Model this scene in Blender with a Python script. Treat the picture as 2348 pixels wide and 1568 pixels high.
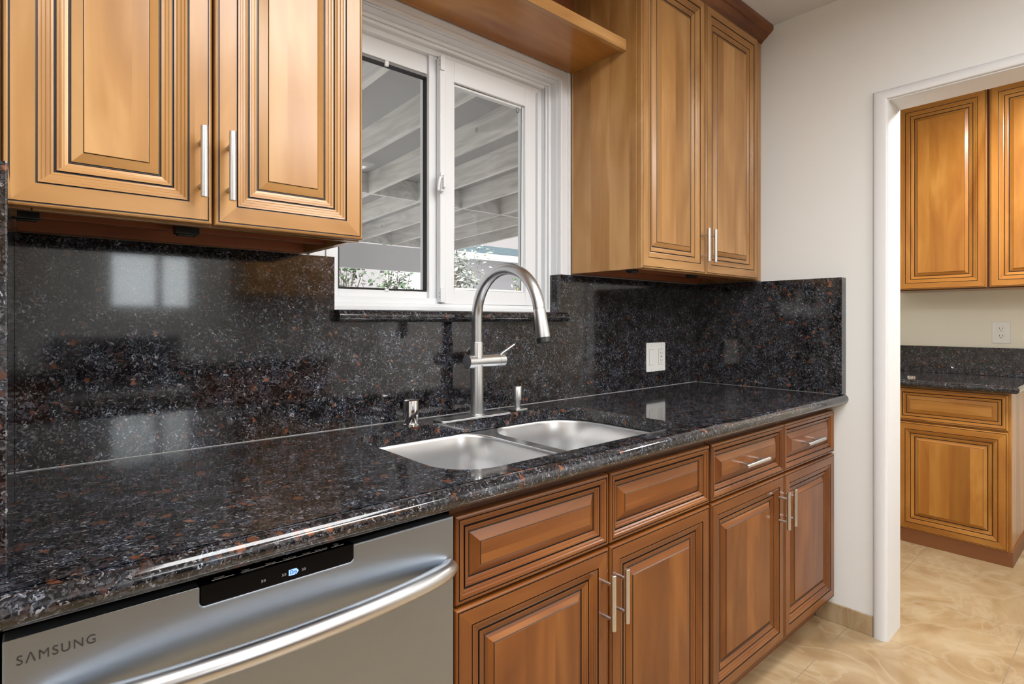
import bpy, bmesh, math, random
from mathutils import Vector, Matrix
from mathutils.geometry import tessellate_polygon

for o in list(bpy.data.objects):
    bpy.data.objects.remove(o, do_unlink=True)
SC = bpy.context.scene
COL = SC.collection
PI = math.pi

# ------------------------------------------------------------------ camera
cam_d = bpy.data.cameras.new('camera')
cam = bpy.data.objects.new('camera', cam_d)
COL.objects.link(cam)
cam.location = (-2.4405, -1.4475, 1.2047)
cam.rotation_euler = (PI/2, 0, -0.7173)
cam_d.sensor_width = 36
cam_d.lens = 1281.38/2348*36
cam_d.shift_y = -(784-734.05)/2348
cam_d.clip_start = 0.02
SC.camera = cam

# ------------------------------------------------------------------ world, sun, exposure
SC.view_settings.view_transform = 'Standard'
SC.view_settings.look = 'None'
SC.view_settings.exposure = 0.08
SC.view_settings.gamma = 1.0
SC.view_settings.use_curve_mapping = False
SC.cycles.max_bounces = 8
SC.cycles.diffuse_bounces = 4
SC.cycles.glossy_bounces = 5
SC.cycles.transparent_max_bounces = 12
SC.cycles.sample_clamp_indirect = 6
W = bpy.data.worlds.new('sky'); SC.world = W; W.use_nodes = True
bg = W.node_tree.nodes['Background']
bg.inputs[0].default_value = (.92, .835, .84, 1)
bg.inputs[1].default_value = 1.0

def light(name, kind, loc, rot, energy, color=(1, 1, 1), size=None, size_y=None, shape='RECTANGLE', spread=None):
    d = bpy.data.lights.new(name, kind)
    d.energy = energy; d.color = color
    if kind == 'AREA':
        d.shape = shape; d.size = size
        if size_y: d.size_y = size_y
        if spread: d.spread = spread
    o = bpy.data.objects.new(name, d); COL.objects.link(o)
    o.location = loc; o.rotation_euler = rot
    return o
sun = light('sun', 'SUN', (-8, -6, 12), (math.radians(42), 0, math.radians(-52)), 8.0, (1, .96, .9))
sun.data.angle = 0.02
# unseen ceiling panels added as soft fill (fixtures built below, with the ceiling)
CEIL_Z = 2.479
PANELS = [(-3.10, -1.70, 27), (-1.62, -1.55, 30), (-.85, -2.90, 62)]
for px, py, e in PANELS:
    light('ceiling_lamp', 'AREA', (px, py, CEIL_Z-.062), (0, 0, 0), e, (.96, .98, 1), .9, .9)
light('pantry_lamp', 'AREA', (0.75, -1.35, CEIL_Z-.062), (0, 0, 0), 40, (1, .975, .94), .34, .34)
# daylight entering by the window behind the photographer
light('back_window_daylight', 'AREA', (-1.715, -3.62, 1.50), (PI/2, 0, 0), 5, (.93, .97, 1), .50, .38)

# ------------------------------------------------------------------ materials
def new_mat(name):
    m = bpy.data.materials.new(name); m.use_nodes = True
    nt = m.node_tree
    return m, nt, nt.nodes['Principled BSDF']
def N(nt, t, **k):
    n = nt.nodes.new(t)
    for a, b in k.items(): setattr(n, a, b)
    return n
def L(nt, a, b): nt.links.new(a, b)
def ramp(nt, stops, interp='LINEAR'):
    r = N(nt, 'ShaderNodeValToRGB'); cr = r.color_ramp; cr.interpolation = interp
    while len(cr.elements) < len(stops): cr.elements.new(0.5)
    for e, (p, c) in zip(cr.elements, stops):
        e.position = p; e.color = (c[0], c[1], c[2], 1)
    return r
def mapping(nt, scale, src=None):
    g = N(nt, 'ShaderNodeNewGeometry'); mp = N(nt, 'ShaderNodeMapping')
    mp.inputs['Scale'].default_value = scale
    L(nt, src or g.outputs['Position'], mp.inputs['Vector'])
    return mp.outputs['Vector']
def simple(name, col, rough=.5, metal=0., spec=None, coat=0., emis=None, es=0.):
    m, nt, b = new_mat(name)
    b.inputs['Base Color'].default_value = (*col, 1)
    b.inputs['Roughness'].default_value = rough
    b.inputs['Metallic'].default_value = metal
    b.inputs['Coat Weight'].default_value = coat
    if spec is not None: b.inputs['Specular IOR Level'].default_value = spec
    if emis: b.inputs['Emission Color'].default_value = (*emis, 1); b.inputs['Emission Strength'].default_value = es
    return m

def mix(nt, a, b, fac, mode='MIX'):
    n = N(nt, 'ShaderNodeMix', data_type='RGBA', blend_type=mode)
    def put(i, v):
        s = n.inputs[i]
        if hasattr(v, 'links'): L(nt, v, s)
        else: s.default_value = v if isinstance(v, float) else (*v, 1)
    put(0, fac); put(6, a); put(7, b)
    return n.outputs[2]

def wood(name, grain, light_c, mid_c, dark_c, plank=.085, rough=.3):
    """maple with a honey glaze; grain 'z','x' or 'y'"""
    m, nt, b = new_mat(name)
    g = N(nt, 'ShaderNodeNewGeometry'); sep = N(nt, 'ShaderNodeSeparateXYZ'); L(nt, g.outputs['Position'], sep.inputs[0])
    def math_(op, a, c=None):
        n = N(nt, 'ShaderNodeMath', operation=op)
        for i, v in enumerate((a, c)):
            if v is None: continue
            if hasattr(v, 'links'): L(nt, v, n.inputs[i])
            else: n.inputs[i].default_value = v
        return n.outputs[0]
    if grain == 'z': across = math_('ADD', sep.outputs[0], sep.outputs[1]); sc = (26, 26, 1.6); sb = (6, 6, 1.6)
    elif grain == 'x': across = sep.outputs[2]; sc = (1.6, 26, 26); sb = (1.6, 6, 6)
    else: across = sep.outputs[2]; sc = (26, 1.6, 26); sb = (6, 1.6, 6)
    pl = math_('FLOOR', math_('MULTIPLY', across, 1/plank))
    wn = N(nt, 'ShaderNodeTexWhiteNoise', noise_dimensions='1D'); L(nt, pl, wn.inputs['W'])
    off = N(nt, 'ShaderNodeVectorMath', operation='ADD'); L(nt, g.outputs['Position'], off.inputs[0])
    cmb = N(nt, 'ShaderNodeCombineXYZ')
    for i in range(3): L(nt, math_('MULTIPLY', wn.outputs['Value'], 3.0), cmb.inputs[i])
    L(nt, cmb.outputs[0], off.inputs[1])
    nz = N(nt, 'ShaderNodeTexNoise'); nz.inputs['Scale'].default_value = 1; nz.inputs['Detail'].default_value = 6; nz.inputs['Distortion'].default_value = .6
    L(nt, mapping(nt, sc, off.outputs[0]), nz.inputs['Vector'])
    nb = N(nt, 'ShaderNodeTexNoise'); nb.inputs['Scale'].default_value = 1; nb.inputs['Detail'].default_value = 3; nb.inputs['Distortion'].default_value = 1.2
    L(nt, mapping(nt, sb, off.outputs[0]), nb.inputs['Vector'])
    f = math_('ADD', math_('MULTIPLY', nz.outputs['Fac'], .25), math_('MULTIPLY', nb.outputs['Fac'], .75))
    r = ramp(nt, [(.30, dark_c), (.50, mid_c), (.66, light_c)])
    L(nt, f, r.inputs[0])
    tone = ramp(nt, [(0, (.86, .84, .82)), (1, (1.08, 1.08, 1.08))]); L(nt, wn.outputs['Value'], tone.inputs[0])
    col = mix(nt, r.outputs[0], tone.outputs[0], 1.0, 'MULTIPLY')
    L(nt, col, b.inputs['Base Color'])
    b.inputs['Roughness'].default_value = rough
    b.inputs['Specular IOR Level'].default_value = .36; b.inputs['Coat Weight'].default_value = .2; b.inputs['Coat Roughness'].default_value = .2
    bp = N(nt, 'ShaderNodeBump'); bp.inputs['Strength'].default_value = .04; bp.inputs['Distance'].default_value = .002
    L(nt, nz.outputs['Fac'], bp.inputs['Height']); L(nt, bp.outputs[0], b.inputs['Normal'])
    return m
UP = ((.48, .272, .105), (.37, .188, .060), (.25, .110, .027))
LO = ((.225, .080, .016), (.158, .049, .0085), (.10, .027, .0045))  # redder stain, with the lower run's dimmer light also put into the colour
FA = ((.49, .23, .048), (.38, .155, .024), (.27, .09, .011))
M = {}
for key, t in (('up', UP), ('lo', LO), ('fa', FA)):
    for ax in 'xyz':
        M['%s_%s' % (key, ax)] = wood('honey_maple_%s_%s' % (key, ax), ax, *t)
M['glaze'] = simple('dark_glaze', (.012, .006, .004), .4)
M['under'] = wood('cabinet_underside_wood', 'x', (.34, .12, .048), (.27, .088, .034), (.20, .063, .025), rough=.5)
M['toe'] = simple('toe_kick_wood', (.20, .072, .022), .45)
M['shadow_wood'] = simple('gap_shadow_wood', (.10, .035, .014), .5)  # frame strips behind the door gaps; their shade is put into the colour
M['black_plastic'] = simple('black_plastic', (.012, .014, .013), .35)
M['black_gloss'] = simple('black_gloss', (.003, .003, .004), .16, spec=.10)
M['black_void'] = simple('black_rubber', (.006, .006, .006), .7)
M['vinyl'] = simple('white_vinyl', (.72, .735, .75), .35)
M['trimw'] = simple('white_trim_paint', (.70, .71, .725), .4)
M['plate'] = simple('white_plastic', (.80, .80, .77), .3)
M['plate_slot'] = simple('slot_dark', (.08, .075, .07), .5)
M['marble_grout'] = simple('grout', (.30, .24, .18), .7)
M['grey_print'] = simple('grey_print', (.35, .35, .36), .5)
M['white_print'] = simple('white_print', (.85, .85, .85), .5)
M['logo'] = simple('dark_lettering', (.05, .05, .052), .35, .4)
M['led'] = simple('blue_display', (.25, .42, .9), .4, emis=(.22, .42, 1.0), es=1.1)
M['led_ink'] = simple('display_ink', (.01, .03, .12), .5)
M['lamp'] = simple('lamp_diffuser', (.9, .9, .9), .5, emis=(1, .97, .93), es=3.0)
M['chrome'] = simple('chrome', (.88, .88, .88), .06, 1.)

def granite():
    m, nt, b = new_mat('tan_brown_granite')
    g = N(nt, 'ShaderNodeNewGeometry')
    nd = N(nt, 'ShaderNodeTexNoise'); nd.inputs['Scale'].default_value = 75; nd.inputs['Detail'].default_value = 4
    L(nt, g.outputs['Position'], nd.inputs['Vector'])
    dv = N(nt, 'ShaderNodeVectorMath', operation='MULTIPLY_ADD')
    L(nt, nd.outputs['Color'], dv.inputs[0]); dv.inputs[1].default_value = (.030,)*3; L(nt, g.outputs['Position'], dv.inputs[2])
    p = dv.outputs[0]
    def vor(scale, feat='F1'):
        v = N(nt, 'ShaderNodeTexVoronoi', feature=feat); v.inputs['Scale'].default_value = scale
        L(nt, p, v.inputs['Vector']); return v
    # fine crystals
    v1 = vor(300); s1 = N(nt, 'ShaderNodeSeparateColor'); L(nt, v1.outputs['Color'], s1.inputs[0])
    r1 = ramp(nt, [(0, (.004, .004, .0045)), (.36, (.007, .008, .011)), (.60, (.022, .025, .031)), (.82, (.050, .054, .065)), (.95, (.11, .118, .135)), (1, (.26, .275, .30))])
    L(nt, s1.outputs[0], r1.inputs[0])
    # mid dark patches
    n2 = N(nt, 'ShaderNodeTexNoise'); n2.inputs['Scale'].default_value = 26; n2.inputs['Detail'].default_value = 4
    L(nt, p, n2.inputs['Vector'])
    r2 = ramp(nt, [(.34, (.36, .30, .27)), (.50, (.85, .76, .70)), (.64, (1.12, 1.12, 1.16))]); L(nt, n2.outputs['Fac'], r2.inputs[0])
    c = mix(nt, r1.outputs[0], r2.outputs[0], 1.0, 'MULTIPLY')
    # rust red feldspar blotches
    v3 = vor(64); s3 = N(nt, 'ShaderNodeSeparateColor'); L(nt, v3.outputs['Color'], s3.inputs[0])
    m3 = ramp(nt, [(.865, (0, 0, 0)), (.90, (1, 1, 1))]); L(nt, s3.outputs[1], m3.inputs[0])
    d3 = ramp(nt, [(.34, (1, 1, 1)), (.50, (0, 0, 0))]); L(nt, v3.outputs['Distance'], d3.inputs[0])
    k3 = mix(nt, m3.outputs[0], d3.outputs[0], 1.0, 'MULTIPLY')
    cr = ramp(nt, [(0, (.045, .016, .009)), (.5, (.105, .038, .018)), (.85, (.16, .062, .034)), (1, (.20, .11, .08))]); L(nt, s3.outputs[2], cr.inputs[0])
    c = mix(nt, c, cr.outputs[0], k3)
    v4 = vor(120); s4 = N(nt, 'ShaderNodeSeparateColor'); L(nt, v4.outputs['Color'], s4.inputs[0])
    m4 = ramp(nt, [(.90, (0, 0, 0)), (.93, (.7, .7, .7))]); L(nt, s4.outputs[0], m4.inputs[0])
    c = mix(nt, c, (.036, .024, .024), m4.outputs[0])
    L(nt, c, b.inputs['Base Color'])
    b.inputs['Roughness'].default_value = .06
    b.inputs['Specular IOR Level'].default_value = .62
    bp = N(nt, 'ShaderNodeBump'); bp.inputs['Strength'].default_value = .02; bp.inputs['Distance'].default_value = .001
    L(nt, s1.outputs[0], bp.inputs['Height']); L(nt, bp.outputs[0], b.inputs['Normal'])
    return m
M['granite'] = granite()

def steel(name, col, rough, aniso=.0, scale=(1, 1, 400), amt=.12, tangent='Z'):
    m, nt, b = new_mat(name)
    b.inputs['Base Color'].default_value = (*col, 1); b.inputs['Metallic'].default_value = 1
    nz = N(nt, 'ShaderNodeTexNoise'); nz.inputs['Scale'].default_value = 1; nz.inputs['Detail'].default_value = 4
    L(nt, mapping(nt, scale), nz.inputs['Vector'])
    mr = N(nt, 'ShaderNodeMapRange'); mr.inputs['To Min'].default_value = rough-amt*.5; mr.inputs['To Max'].default_value = rough+amt*.5
    L(nt, nz.outputs['Fac'], mr.inputs[0]); L(nt, mr.outputs[0], b.inputs['Roughness'])
    if aniso:
        b.inputs['Anisotropic'].default_value = aniso
        tg = N(nt, 'ShaderNodeTangent', direction_type='RADIAL', axis=tangent); L(nt, tg.outputs[0], b.inputs['Tangent'])
    return m
M['steel_dw'] = steel('brushed_steel_sheet', (.33, .37, .42), .44, .5, (3, 3, 500))
M['steel'] = steel('brushed_nickel', (.64, .65, .66), .30, .3, (60, 60, 300), .03)
M['steel_bar'] = steel('polished_steel_bar', (.60, .605, .615), .30, .3, (3, 3, 300), .04)
M['steel_sink'] = steel('satin_sink_steel', (.80, .805, .815), .31, .5, (4, 4, 300), .0)

def tiles(name='marble_tile', grout=True, stretch=(1, 1, 1)):
    m, nt, b = new_mat(name)
    n1 = N(nt, 'ShaderNodeTexNoise'); n1.inputs['Scale'].default_value = 3.2; n1.inputs['Detail'].default_value = 8; n1.inputs['Distortion'].default_value = 1.6
    L(nt, mapping(nt, stretch), n1.inputs['Vector'])
    r = ramp(nt, [(.25, (.25, .155, .075)), (.42, (.32, .215, .112)), (.55, (.375, .268, .150)), (.72, (.44, .34, .21))]); L(nt, n1.outputs['Fac'], r.inputs[0])
    n2 = N(nt, 'ShaderNodeTexNoise'); n2.inputs['Scale'].default_value = 3.6; n2.inputs['Detail'].default_value = 7; n2.inputs['Distortion'].default_value = 1.3
    L(nt, mapping(nt, stretch), n2.inputs['Vector'])
    v = ramp(nt, [(.440, (0, 0, 0)), (.50, (.42, .42, .42)), (.53, (0, 0, 0))]); L(nt, n2.outputs['Fac'], v.inputs[0])
    c = mix(nt, r.outputs[0], (.46, .37, .245), v.outputs[0])
    if grout:
        br = N(nt, 'ShaderNodeTexBrick'); br.offset = 0; br.inputs['Scale'].default_value = 1
        br.inputs['Brick Width'].default_value = .46; br.inputs['Row Height'].default_value = .46
        br.inputs['Mortar Size'].default_value = .0016; br.inputs['Mortar Smooth'].default_value = .1
        br.inputs['Color1'].default_value = (0, 0, 0, 1); br.inputs['Color2'].default_value = (.25, .25, .25, 1); br.inputs['Mortar'].default_value = (1, 1, 1, 1)
        g = N(nt, 'ShaderNodeNewGeometry'); mp = N(nt, 'ShaderNodeMapping'); mp.inputs['Location'].default_value = (-.018+4.6, 1.12+4.6, 0)
        L(nt, g.outputs['Position'], mp.inputs['Vector']); L(nt, mp.outputs[0], br.inputs['Vector'])
        c = mix(nt, c, (.27, .20, .13), br.outputs['Fac'])
    L(nt, c, b.inputs['Base Color'])
    b.inputs['Roughness'].default_value = .16; b.inputs['Specular IOR Level'].default_value = .5
    return m
M['tile'] = tiles()
M['tile_base'] = tiles('marble_baseboard', False, (2.2, 2.2, .5))

def paint(name, col, rough=.55):
    m, nt, b = new_mat(name)
    b.inputs['Base Color'].default_value = (*col, 1); b.inputs['Roughness'].default_value = rough
    nz = N(nt, 'ShaderNodeTexNoise'); nz.inputs['Scale'].default_value = 60; nz.inputs['Detail'].default_value = 3
    L(nt, mapping(nt, (1, 1, 1)), nz.inputs['Vector'])
    bp = N(nt, 'ShaderNodeBump'); bp.inputs['Strength'].default_value = .08; bp.inputs['Distance'].default_value = .003
    L(nt, nz.outputs['Fac'], bp.inputs['Height']); L(nt, bp.outputs[0], b.inputs['Normal'])
    return m
M['wall'] = paint('greige_wall_paint', (.735, .742, .725))
M['wall_far'] = paint('cream_wall_paint', (.80, .76, .64))
M['ceiling'] = paint('ceiling_paint', (.62, .62, .64), .7)
M['ext'] = paint('outdoor_white_paint', (.62, .62, .61), .6)

def patio_paint():
    m, nt, b = new_mat('weathered_white_lumber')
    nz = N(nt, 'ShaderNodeTexNoise'); nz.inputs['Scale'].default_value = 1.3; nz.inputs['Detail'].default_value = 5; nz.inputs['Distortion'].default_value = 1
    L(nt, mapping(nt, (6, 1.2, 9)), nz.inputs['Vector'])
    r = ramp(nt, [(.3, (.46, .46, .45)), (.6, (.66, .66, .65)), (.75, (.72, .72, .71))]); L(nt, nz.outputs['Fac'], r.inputs[0])
    v = N(nt, 'ShaderNodeTexVoronoi'); v.inputs['Scale'].default_value = 2.3; L(nt, mapping(nt, (1, 1, 1)), v.inputs['Vector'])
    k = ramp(nt, [(.03, (1, 1, 1)), (.06, (0, 0, 0))]); L(nt, v.outputs['Distance'], k.inputs[0])
    L(nt, mix(nt, r.outputs[0], (.34, .33, .31), k.outputs[0]), b.inputs['Base Color']); b.inputs['Roughness'].default_value = .6
    return m
M['lumber'] = patio_paint()
M['decking'] = paint('grey_roof_decking', (.40, .405, .415), .7)

def shingles():
    m, nt, b = new_mat('blue_grey_shingles')
    br = N(nt, 'ShaderNodeTexBrick'); br.inputs['Scale'].default_value = 1
    br.inputs['Brick Width'].default_value = .5; br.inputs['Row Height'].default_value = .22; br.inputs['Mortar Size'].default_value = .02
    br.inputs['Color1'].default_value = (.085, .14, .17, 1); br.inputs['Color2'].default_value = (.12, .18, .21, 1); br.inputs['Mortar'].default_value = (.04, .07, .09, 1)
    L(nt, mapping(nt, (1, 1, 1)), br.inputs['Vector']); L(nt, br.outputs['Color'], b.inputs['Base Color']); b.inputs['Roughness'].default_value = .8
    return m
M['shingle'] = shingles()
M['stucco'] = paint('pale_stucco', (.62, .63, .66), .8)
M['leaf'] = simple('green_leaf', (.10, .17, .09), .5)
M['leaf2'] = simple('pale_green_leaf', (.34, .38, .34), .5)
M['bark'] = simple('bark', (.28, .22, .20), .8)
M['concrete'] = paint('concrete', (.78, .76, .74), .8)

def glass():
    m = bpy.data.materials.new('window_glass'); m.use_nodes = True; nt = m.node_tree; nt.nodes.clear()
    out = N(nt, 'ShaderNodeOutputMaterial'); mx = N(nt, 'ShaderNodeMixShader'); tr = N(nt, 'ShaderNodeBsdfTransparent'); gl = N(nt, 'ShaderNodeBsdfGlossy')
    tr.inputs[0].default_value = (.93, .95, .95, 1); gl.inputs['Roughness'].default_value = .02
    fr = N(nt, 'ShaderNodeFresnel'); fr.inputs[0].default_value = 1.28
    L(nt, fr.outputs[0], mx.inputs[0]); L(nt, tr.outputs[0], mx.inputs[1]); L(nt, gl.outputs[0], mx.inputs[2]); L(nt, mx.outputs[0], out.inputs[0])
    return m
M['glass'] = glass()

# ------------------------------------------------------------------ mesh builder
class MB:
    def __init__(s): s.v = []; s.f = []; s.m = []; s.mats = []; s.sm = []
    def mi(s, m):
        if m not in s.mats: s.mats.append(m)
        return s.mats.index(m)
    def add(s, vs, fs, mat, smooth=False):
        b = len(s.v); s.v += [tuple(v) for v in vs]; k = s.mi(mat)
        for f in fs: s.f.append(tuple(b+i for i in f)); s.m.append(k); s.sm.append(smooth)
        return s
    def box(s, x0, x1, y0, y1, z0, z1, mat):
        if x0 > x1: x0, x1 = x1, x0
        if y0 > y1: y0, y1 = y1, y0
        if z0 > z1: z0, z1 = z1, z0
        vs = [(x0, y0, z0), (x1, y0, z0), (x1, y1, z0), (x0, y1, z0), (x0, y0, z1), (x1, y0, z1), (x1, y1, z1), (x0, y1, z1)]
        return s.add(vs, [(0, 3, 2, 1), (4, 5, 6, 7), (0, 1, 5, 4), (1, 2, 6, 5), (2, 3, 7, 6), (3, 0, 4, 7)], mat)
    def tube(s, pts, rad, mat, n=20, cap=True, flat=None):
        pts = [Vector(p) for p in pts]; rs = rad if isinstance(rad, (list, tuple)) else [rad]*len(pts)
        vs = []; up = None
        for i, p in enumerate(pts):
            d = (pts[min(i+1, len(pts)-1)]-pts[max(i-1, 0)]).normalized()
            if up is None:
                up = Vector((0, 0, 1)) if abs(d.z) < .9 else Vector((1, 0, 0))
            a = d.cross(up).normalized(); bb = a.cross(d).normalized(); up = bb
            for k in range(n):
                t = 2*PI*k/n
                vs.append(p+a*math.cos(t)*rs[i]+bb*math.sin(t)*rs[i]*(flat or 1))
        fs = []
        for i in range(len(pts)-1):
            for k in range(n):
                fs.append((i*n+k, i*n+(k+1) % n, (i+1)*n+(k+1) % n, (i+1)*n+k))
        s.add(vs, fs, mat, True)
        if cap:
            s.add(vs[:n], [tuple(reversed(range(n)))], mat); s.add(vs[-n:], [tuple(range(n))], mat)
        return s
    def lathe(s, c, prof, mat, n=32):
        """profile of (r,z), about vertical axis at c"""
        vs = []; fs = []
        for r, z in prof:
            for k in range(n): vs.append((c[0]+r*math.cos(2*PI*k/n), c[1]+r*math.sin(2*PI*k/n), c[2]+z))
        for i in range(len(prof)-1):
            for k in range(n): fs.append((i*n+k, i*n+(k+1) % n, (i+1)*n+(k+1) % n, (i+1)*n+k))
        s.add(vs, fs, mat, True)
        s.add(vs[:n], [tuple(reversed(range(n)))], mat); s.add(vs[-n:], [tuple(range(n))], mat)
        return s
    def extrude(s, prof, a0, a1, axis, mat, smooth=False, close=True):
        """prof: list of 2D points in the two other axes, extruded along axis a0..a1"""
        def P(a, p):
            return {'x': (a, p[0], p[1]), 'y': (p[0], a, p[1]), 'z': (p[0], p[1], a)}[axis]
        n = len(prof); vs = [P(a0, p) for p in prof]+[P(a1, p) for p in prof]
        fs = [(i, (i+1) % n, n+(i+1) % n, n+i) for i in range(n if close else n-1)]
        s.add(vs, fs, mat, smooth)
        if close:
            s.add(vs[:n], [tuple(reversed(range(n)))], mat); s.add(vs[n:], [tuple(range(n))], mat)
        return s
    def build(s, name, parent=None, bevel=0., seg=2, origin=None, auto=True):
        me = bpy.data.meshes.new(name)
        og = Vector((0, 0, 0))
        if parent is not None: og = wloc(parent)
        elif origin is not None: og = Vector(origin)
        else:
            xs = [v[0] for v in s.v]; ys = [v[1] for v in s.v]; zs = [v[2] for v in s.v]
            og = Vector(((min(xs)+max(xs))/2, (min(ys)+max(ys))/2, min(zs)))
        me.from_pydata([tuple(Vector(v)-og) for v in s.v], [], s.f)
        for m in s.mats: me.materials.append(m)
        for p, k, q in zip(me.polygons, s.m, s.sm): p.material_index = k; p.use_smooth = q
        bm = bmesh.new(); bm.from_mesh(me)
        bmesh.ops.remove_doubles(bm, verts=bm.verts, dist=1e-6)
        bmesh.ops.recalc_face_normals(bm, faces=bm.faces)
        bm.to_mesh(me); bm.free()
        if any(s.sm): me.set_sharp_from_angle(angle=math.radians(38))
        o = bpy.data.objects.new(name, me); COL.objects.link(o)
        if parent is not None: o.parent = parent; o['_w'] = tuple(og)
        else: o.location = og
        if bevel:
            md = o.modifiers.new('bevel', 'BEVEL'); md.width = bevel; md.segments = seg; md.limit_method = 'ANGLE'; md.angle_limit = math.radians(40)
            md.harden_normals = False
        return o
def wloc(o):
    p = Vector((0, 0, 0))
    while o is not None:
        p = p+o.location; o = o.parent
    return p
def tag(o, label=None, cat=None, group=None, kind=None):
    if label: o['label'] = label
    if cat: o['category'] = cat
    if group: o['group'] = group
    if kind: o['kind'] = kind
    return o
def thing(name, label, cat, loc, group=None):
    o = bpy.data.objects.new(name, None); COL.objects.link(o); o.location = loc; o.empty_display_size = .1
    return tag(o, label, cat, group)
def struct(mb, name, bevel=0., parent=None, label=None):
    o = mb.build(name, parent, bevel)
    if parent is None: o['kind'] = 'structure'
    if label: o['label'] = label
    return o
def cleanup():
    for o in bpy.data.objects:
        if '_w' in o: del o['_w']

def poly_fill(mb, outer, holes, z, mat, flip=False):
    """flat face with holes at height z"""
    loops = [[Vector((p[0], p[1], 0)) for p in lp] for lp in [outer]+holes]
    tris = tessellate_polygon(loops)
    vs = [(v.x, v.y, z) for lp in loops for v in lp]
    mb.add(vs, [tuple(t) for t in tris], mat)
def rrect(x0, x1, y0, y1, r, n=12):
    """rounded rectangle, r = (x0y0, x1y0, x1y1, x0y1)"""
    if not isinstance(r, (list, tuple)): r = [r]*4
    pts = []
    for (cx, cy, rr, a0) in ((x0+r[0], y0+r[0], r[0], PI), (x1-r[1], y0+r[1], r[1], 1.5*PI), (x1-r[2], y1-r[2], r[2], 0), (x0+r[3], y1-r[3], r[3], .5*PI)):
        for i in range(n+1):
            a = a0+.5*PI*i/n; pts.append((cx+rr*math.cos(a), cy+rr*math.sin(a)))
    return pts

# ------------------------------------------------------------------ raised panel doors and drawer fronts
G = 'G'
DOOR = [(0, -.020), (0, -.0045), (.0012, -.0018), (.0035, -.0004), (.0052, -.0002), (.0056, -.0016, G), (.0072, -.0016, G), (.0076, 0), (.0362, 0),
        (.0366, -.0030, G), (.0382, -.0034, G), (.0390, -.0012), (.0425, -.0016), (.0440, -.0036), (.0475, -.0040), (.0490, -.0062), (.0530, -.0066), (.0550, -.0090), (.0580, -.0100),
        (.0590, -.0128, G), (.0608, -.0128, G), (.0616, -.0098), (.0650, -.0100), (.0665, -.0120), (.0700, -.0124), (.0715, -.0145), (.0760, -.0155),
        (.0775, -.0172, G), (.0790, -.0172, G), (.0800, -.0162), (.0945, -.0085), (.0950, -.0078, G), (.0957, -.0068), (.0965, -.0066)]
DRAW = [(0, -.020), (0, -.0045), (.0012, -.0018), (.0040, -.0004), (.0068, -.0002), (.0072, -.0020, G), (.0086, -.0020, G), (.0092, -.0004), (.0150, -.0010), (.0170, -.0030), (.0200, -.0036), (.0225, -.0070),
        (.0236, -.0100, G), (.0254, -.0104, G), (.0262, -.0072), (.0300, -.0076), (.0315, -.0098), (.0350, -.0104), (.0368, -.0130), (.0380, -.0136),
        (.0386, -.0150, G), (.0400, -.0148, G), (.0408, -.0140), (.0590, -.0045), (.0594, -.0040, G), (.0600, -.0034), (.0606, -.0034)]
def front(name, org, U, Nn, w, h, prof, tone, parent, horiz=False):
    """org: lower corner on the face plane; U along width; Nn outward normal"""
    org = Vector(org); U = Vector(U); Nn = Vector(Nn); V = Vector((0, 0, 1))
    ux = 'x' if abs(U.x) > .5 else 'y'
    st = M[tone+'_z']; rl = M[tone+'_'+ux]; gl = M['glaze']
    mb = MB(); rings = []
    def ring(o, d):
        return [org+U*o+V*o+Nn*d, org+U*(w-o)+V*o+Nn*d, org+U*(w-o)+V*(h-o)+Nn*d, org+U*o+V*(h-o)+Nn*d]
    for i in range(len(prof)-1):
        a, b = prof[i], prof[i+1]
        ra, rb = ring(a[0], a[1]), ring(b[0], b[1])
        g = len(a) > 2 or len(b) > 2
        for k in range(4):
            j = (k+1) % 4
            mb.add([ra[k], ra[j], rb[j], rb[k]], [(0, 1, 2, 3)], gl if g else (rl if k in (0, 2) else st))
    rz = ring(prof[-1][0], prof[-1][1])
    mb.add(rz, [(0, 1, 2, 3)], rl if horiz else st)
    r0 = ring(prof[0][0], prof[0][1]); mb.add(r0, [(3, 2, 1, 0)], st)
    return mb.build(name, parent)
def bar_pull(face_pt, along, Nn, length, parent, post_gap=None, r=.006, off=.032):
    """face_pt = point on the door face below the bar's centre"""
    c = Vector(face_pt); A = Vector(along); Nn = Vector(Nn)
    g = post_gap or length*.62
    mb = MB()
    p0 = c+Nn*off-A*length/2; p1 = c+Nn*off+A*length/2
    mb.tube([p0, p0+A*.0006, p1-A*.0006, p1], [r-.0007, r, r, r-.0007], M['steel'], 20)
    for s_ in (-1, 1):
        q = c+A*s_*g/2
        mb.tube([q+Nn*.0003, q+Nn*(off-.002)], .0042, M['steel'], 14)
    return mb.build('handle', parent)

# ================================================================== ROOM SHELL
WT = .16
# kitchen floor + pantry floor
mb = MB(); mb.box(-4.4, 2.0, -3.6, .0, -.05, 0, M['tile']); mb.box(.0, 2.0, 0, .40, -.05, 0, M['tile']); struct(mb, 'floor')
mb = MB(); mb.box(-4.4, 2.0, -3.6, .0, CEIL_Z, CEIL_Z+.06, M['ceiling']); mb.box(-4.4, 0, 0, WT, CEIL_Z, CEIL_Z+.06, M['ceiling']); mb.box(0, 2.0, 0, .40, CEIL_Z, CEIL_Z+.06, M['ceiling']); struct(mb, 'ceiling')
# window wall (y 0..WT) with opening
WX0, WX1, WZ0, WZ1 = -1.833, -.956, 1.205, 2.089
mb = MB()
mb.box(-4.4, WX0, 0, WT, 0, CEIL_Z, M['wall']); mb.box(WX1, 0.0, 0, WT, 0, CEIL_Z, M['wall'])
mb.box(WX0, WX1, 0, WT, 0, WZ0, M['wall']); mb.box(WX0, WX1, 0, WT, WZ1, CEIL_Z, M['wall'])
struct(mb, 'wall_front')
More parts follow.
